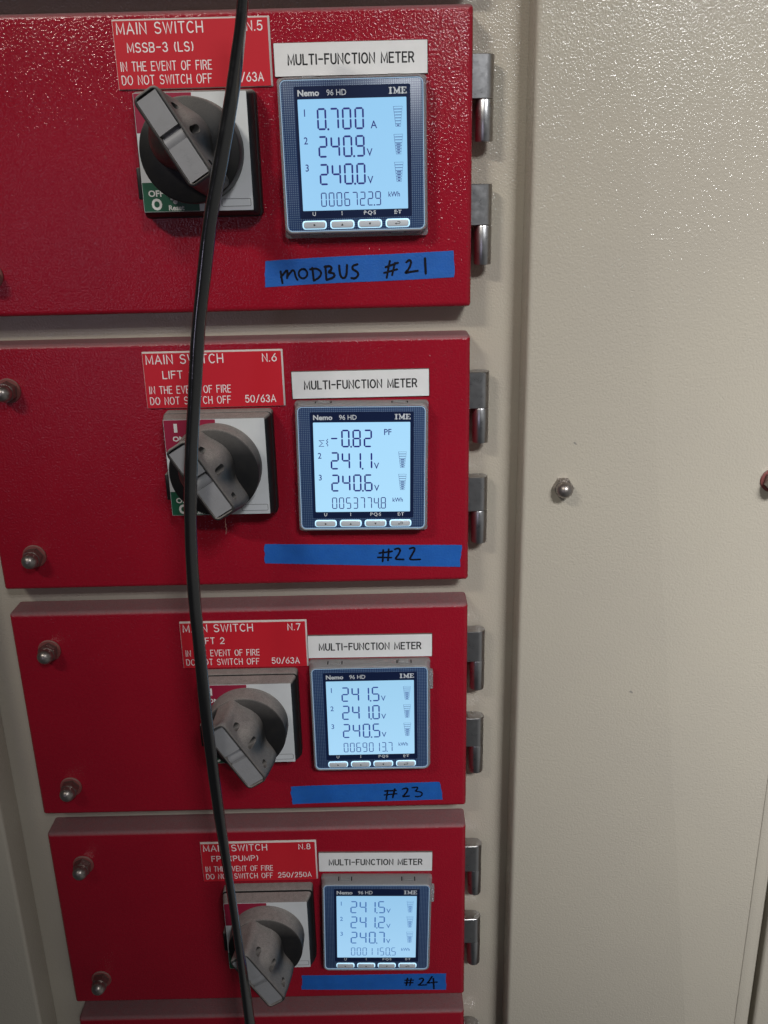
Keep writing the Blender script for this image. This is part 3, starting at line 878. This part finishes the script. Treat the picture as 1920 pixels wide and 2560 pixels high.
def make_switch():
    e = empty('rotary_switch', (0, 0, 0))            # origin: plate centre, on the door
    b = MB()
    slab(b, -38.6, 40.0, -40.4, 37.9, -0.05, -9.0, 3.2, .8, seg=4, es=3)
    slab(b, -35.8, 37.2, -37.4, 35.2, -8.9, -11.3, 2.6, .1, seg=4, es=1)
    b.loft([rrect(-38.0, 39.2, -39.4, 37.6, 2.8, -11.2, 4), rrect(-37.8, 38.9, -39.0, 37.4, 2.8, -13.0, 4), rrect(-36.3, 36.3, -36.3, 36.3, 2.2, -21.2, 4), rrect(-35.9, 35.9, -35.9, 35.9, 1.9, -21.6, 4)])
    slab(b, -41.6, -37.6, -28, -8, -0.1, -9.5, .8, .6, seg=2, es=2)
    b.build('base', BLACKPL, e)
    f = MB(); slab(f, -35.8, 35.8, -35.8, 35.8, -21.5, -21.9, .5, .05, seg=2, es=1)
    fp = f.build('face_plate', STICK, e)
    q = MB(); slab(q, -35.6, 1.0, 12.2, 35.6, -21.85, -21.95, .2, .02, seg=1, es=1); q.build('red_field', STRED, fp)
    q = MB(); slab(q, -35.6, 0.6, -35.6, -17.6, -21.85, -21.95, .2, .02, seg=1, es=1); q.build('green_field', STGRN, fp)
    y = -21.98
    mes = [font_mesh('ON', 5.0, PRINTW, 'printing', e, -30.2, 20.2, y, bold=.14, sx=1.12),
           font_mesh('OFF', 5.4, PRINTW, 'printing', e, -32.2, -26.2, y, bold=.14, sx=1.05),
           font_mesh('O', 9.4, PRINTW, 'printing', e, -30.6, -34.3, y, bold=.42, sx=.88),
           font_mesh('Reset', 4.4, PRINTW, 'printing', e, -19.8, -34.9, y, bold=.12, sx=1.02)]
    pb = MB()
    pb.add([(-28.6, y, 26.6), (-26.2, y, 26.6), (-26.2, y, 33.0), (-28.6, y, 33.0)], [(0, 1, 2, 3)])
    disc(pb, -15.0, -29.8, 1.4, y, 18)
    stroke(pb, [(-19.0, -26.2), (-17.2, -28.0)], .55, y)
    pb.add([(-16.2, y - .004, -28.9), (-18.2, y - .004, -28.3), (-16.9, y - .004, -26.9)], [(0, 1, 2)])
    o = pb.build('printing', PRINTW, e, fix=False)
    mes.append(o.data.copy()); bpy.data.objects.remove(o)
    set_out(mes, 'printing', fp)
    r = MB(); stroke(r, [(p[0], p[2]) for p in rrect(15.4, 34.4, -33.2, -28.6, .8, 0, 3)], .28, y, closed=True)
    r.build('name_box', OUTLINE, fp, fix=False)
    k = MB()
    prof = [(32.2, -21.8), (32.2, -24.0), (31.8, -36.2), (31.5, -37.4), (30.6, -38.0), (0.2, -38.0)]
    lathe(k, prof, 0, 0.8, 72); k.build('knob_disc', BLACKPL, e)
    g = link('grip', make_grip_mesh(), e)
    # grey insert, one moulding with a step and a half-round over the padlock slot
    ins = MB()
    prof = [(-32.9, 71.2), (-32.9, 77.6), (-11.0, 77.6), (-10.9, 72.2), (-9.6, 72.2), (-9.3, 73.6), (-8.3, 75.0), (-6.9, 75.9), (-5.3, 76.1), (-3.7, 75.7), (-2.5, 74.9), (-2.3, 77.0), (19.5, 77.0), (19.5, 71.2)]
    lo = []
    for n in (-4.1, 9.1):
        lo.append([(sn(s, n)[0], -h, sn(s, n)[1]) for s, h in prof])
    ins.loft(lo); o = ins.build('insert', INSERT, g, angle=30)
    em = MB()
    # raised marking: padlock outline, then a size range
    def mark(pts, closed=False):
        stroke(em, [sn(-1.0 + a, 6.6 - b) if False else sn(2.2 + a, 2.3 + b) for a, b in pts], .42, -77.14, closed)
    mark([(0, -2.3), (2.6, -2.3), (2.6, 1.6), (0, 1.6)])
    mark([(2.6, 1.5)] + [(2.6 - .0 + 0.0, 1.5)]) if False else None
    mark([(0.2 - 1.6 * sin(a), -.35 - 1.75 * cos(a)) for a in [pi * k / 6 for k in range(7)]])
    fs = []
    for t, a in (('\u00d85....7', 5.2),):
        me = font_mesh(t, 5.0, EMBOSS, 'raised_marking', e, 0, 0, 0, bold=.02)
        X0 = a
        for v in me.vertices:
            p = sn(X0 + v.co.x / S * .92, 1.0 + v.co.z / S)
            v.co = (p[0] * S, -77.14 * S, p[1] * S)
        fs.append(me)
    em_o = em.build('raised_marking', EMBOSS, None, fix=False)
    fs.append(em_o.data.copy()); bpy.data.objects.remove(em_o)
    set_out(fs, 'raised_marking', g)
    return e

SW = [(-108.7, 115.5, 'black rotary switch under the N.5 plate, cleanest of the four'),
      (-110.9, -96.0, 'dusty rotary switch under the N.6 plate, cable hanging across its left'),
      (-103.9, -309.3, 'dust-coated rotary switch under the N.7 plate'),
      (-101.8, -522.6, 'dust-coated rotary switch under the N.8 plate, lowest of the four')]
sw0 = make_switch()
for i, (x, z, lab) in enumerate(SW):
    s = sw0 if i == 0 else copy_tree(sw0)
    s.location = Vector((x, 0, z)) * S
    tag(s, lab, 'rotary switch', 'rotary main switches in one column')

# a wisp of dust hanging from the second handle
def tube(mb, pts, r, n=10, shape=None):
    P = [Vector(p) for p in pts]
    prev = Vector((1, 0, 0)); loops = []
    for i, p in enumerate(P):
        d = (P[min(i + 1, len(P) - 1)] - P[max(i - 1, 0)]).normalized()
        a = (prev - d * prev.dot(d)).normalized(); b = d.cross(a); prev = a
        lp = []
        for k in range(n):
            t = 2 * pi * k / n
            u, v = shape(i, t) if shape else (r * cos(t), r * sin(t))
            lp.append(p + a * u + b * v)
        loops.append([tuple(q) for q in lp])
    mb.loft(loops)
w = MB()
x0, z0 = -98.2, -115.4
tube(w, [(x0, -77, z0), (x0 - .4, -77, z0 - 4), (x0 + .3, -77.3, z0 - 8), (x0 - .2, -77, z0 - 11)], .14, 5)
for q in range(16):
    zz = z0 - 3.4 - q * .46; a = random.uniform(0, 6.28); l = random.uniform(.5, 1.4)
    tube(w, [(x0 - .2, -77, zz), (x0 - .2 + l * cos(a) * .7, -77 + l * sin(a) * .6, zz - .3 + random.uniform(-.5, .3))], .12, 4)
tag(w.build('dust_wisp', COBWEB), 'brown wisp of dust hanging below the second switch handle', 'dust')

# ------------------------------------------------------------------ cable
cab = [(-58, 262, -90), (-60.5, 226, -89), (-62.9, 191.1, -88), (-69.4, 158, -87), (-74.0, 138, -87), (-80.6, 113.0, -87), (-90.3, 77.4, -87), (-97.4, 42.9, -87), (-103.7, 9.7, -87), (-109.6, -30.7, -87), (-115.5, -73.1, -87), (-120.1, -120.9, -87), (-121.9, -168.0, -87), (-121.9, -206.7, -87), (-121.7, -266.0, -87), (-120.2, -320.9, -87), (-117.7, -383.2, -87), (-114.5, -449.5, -87), (-112.5, -496.0, -87), (-110.7, -549.6, -87), (-110.0, -595.3, -87), (-110.4, -650, -87), (-111, -720, -87)]
P = [Vector((x, y, z)) for x, z, y in cab]
pts = []
for i in range(1, len(P) - 2):
    p0, p1, p2, p3 = P[i - 1], P[i], P[i + 1], P[i + 2]
    for k in range(8):
        t = k / 8
        pts.append(0.5 * ((2 * p1) + (p2 - p0) * t + (2 * p0 - 5 * p1 + 4 * p2 - p3) * t * t + (3 * p1 - p0 - 3 * p2 + p3) * t ** 3))
rnd = random.Random(3)
def flex(i, t):
    """twin flex: two cores in one jacket, slowly twisting"""
    tw = 0.9 + 0.028 * i + 0.8 * sin(i * 0.05)
    r = 4.15 - 0.5 * abs(sin(t)) ** 6 + 0.10 * sin(i * .45) + 0.05 * sin(i * 1.3 + 2)
    k = 1.0 - .12 * abs(sin(t))
    u, v = r * cos(t) * 1.04, r * sin(t) * k
    return (u * cos(tw) - v * sin(tw), u * sin(tw) + v * cos(tw))
mb = MB(); tube(mb, pts, 3.7, 28, flex)
tag(mb.build('power_cable', CABLE, angle=60), 'glossy black cable hanging down in front of the doors and switch handles', 'cable')
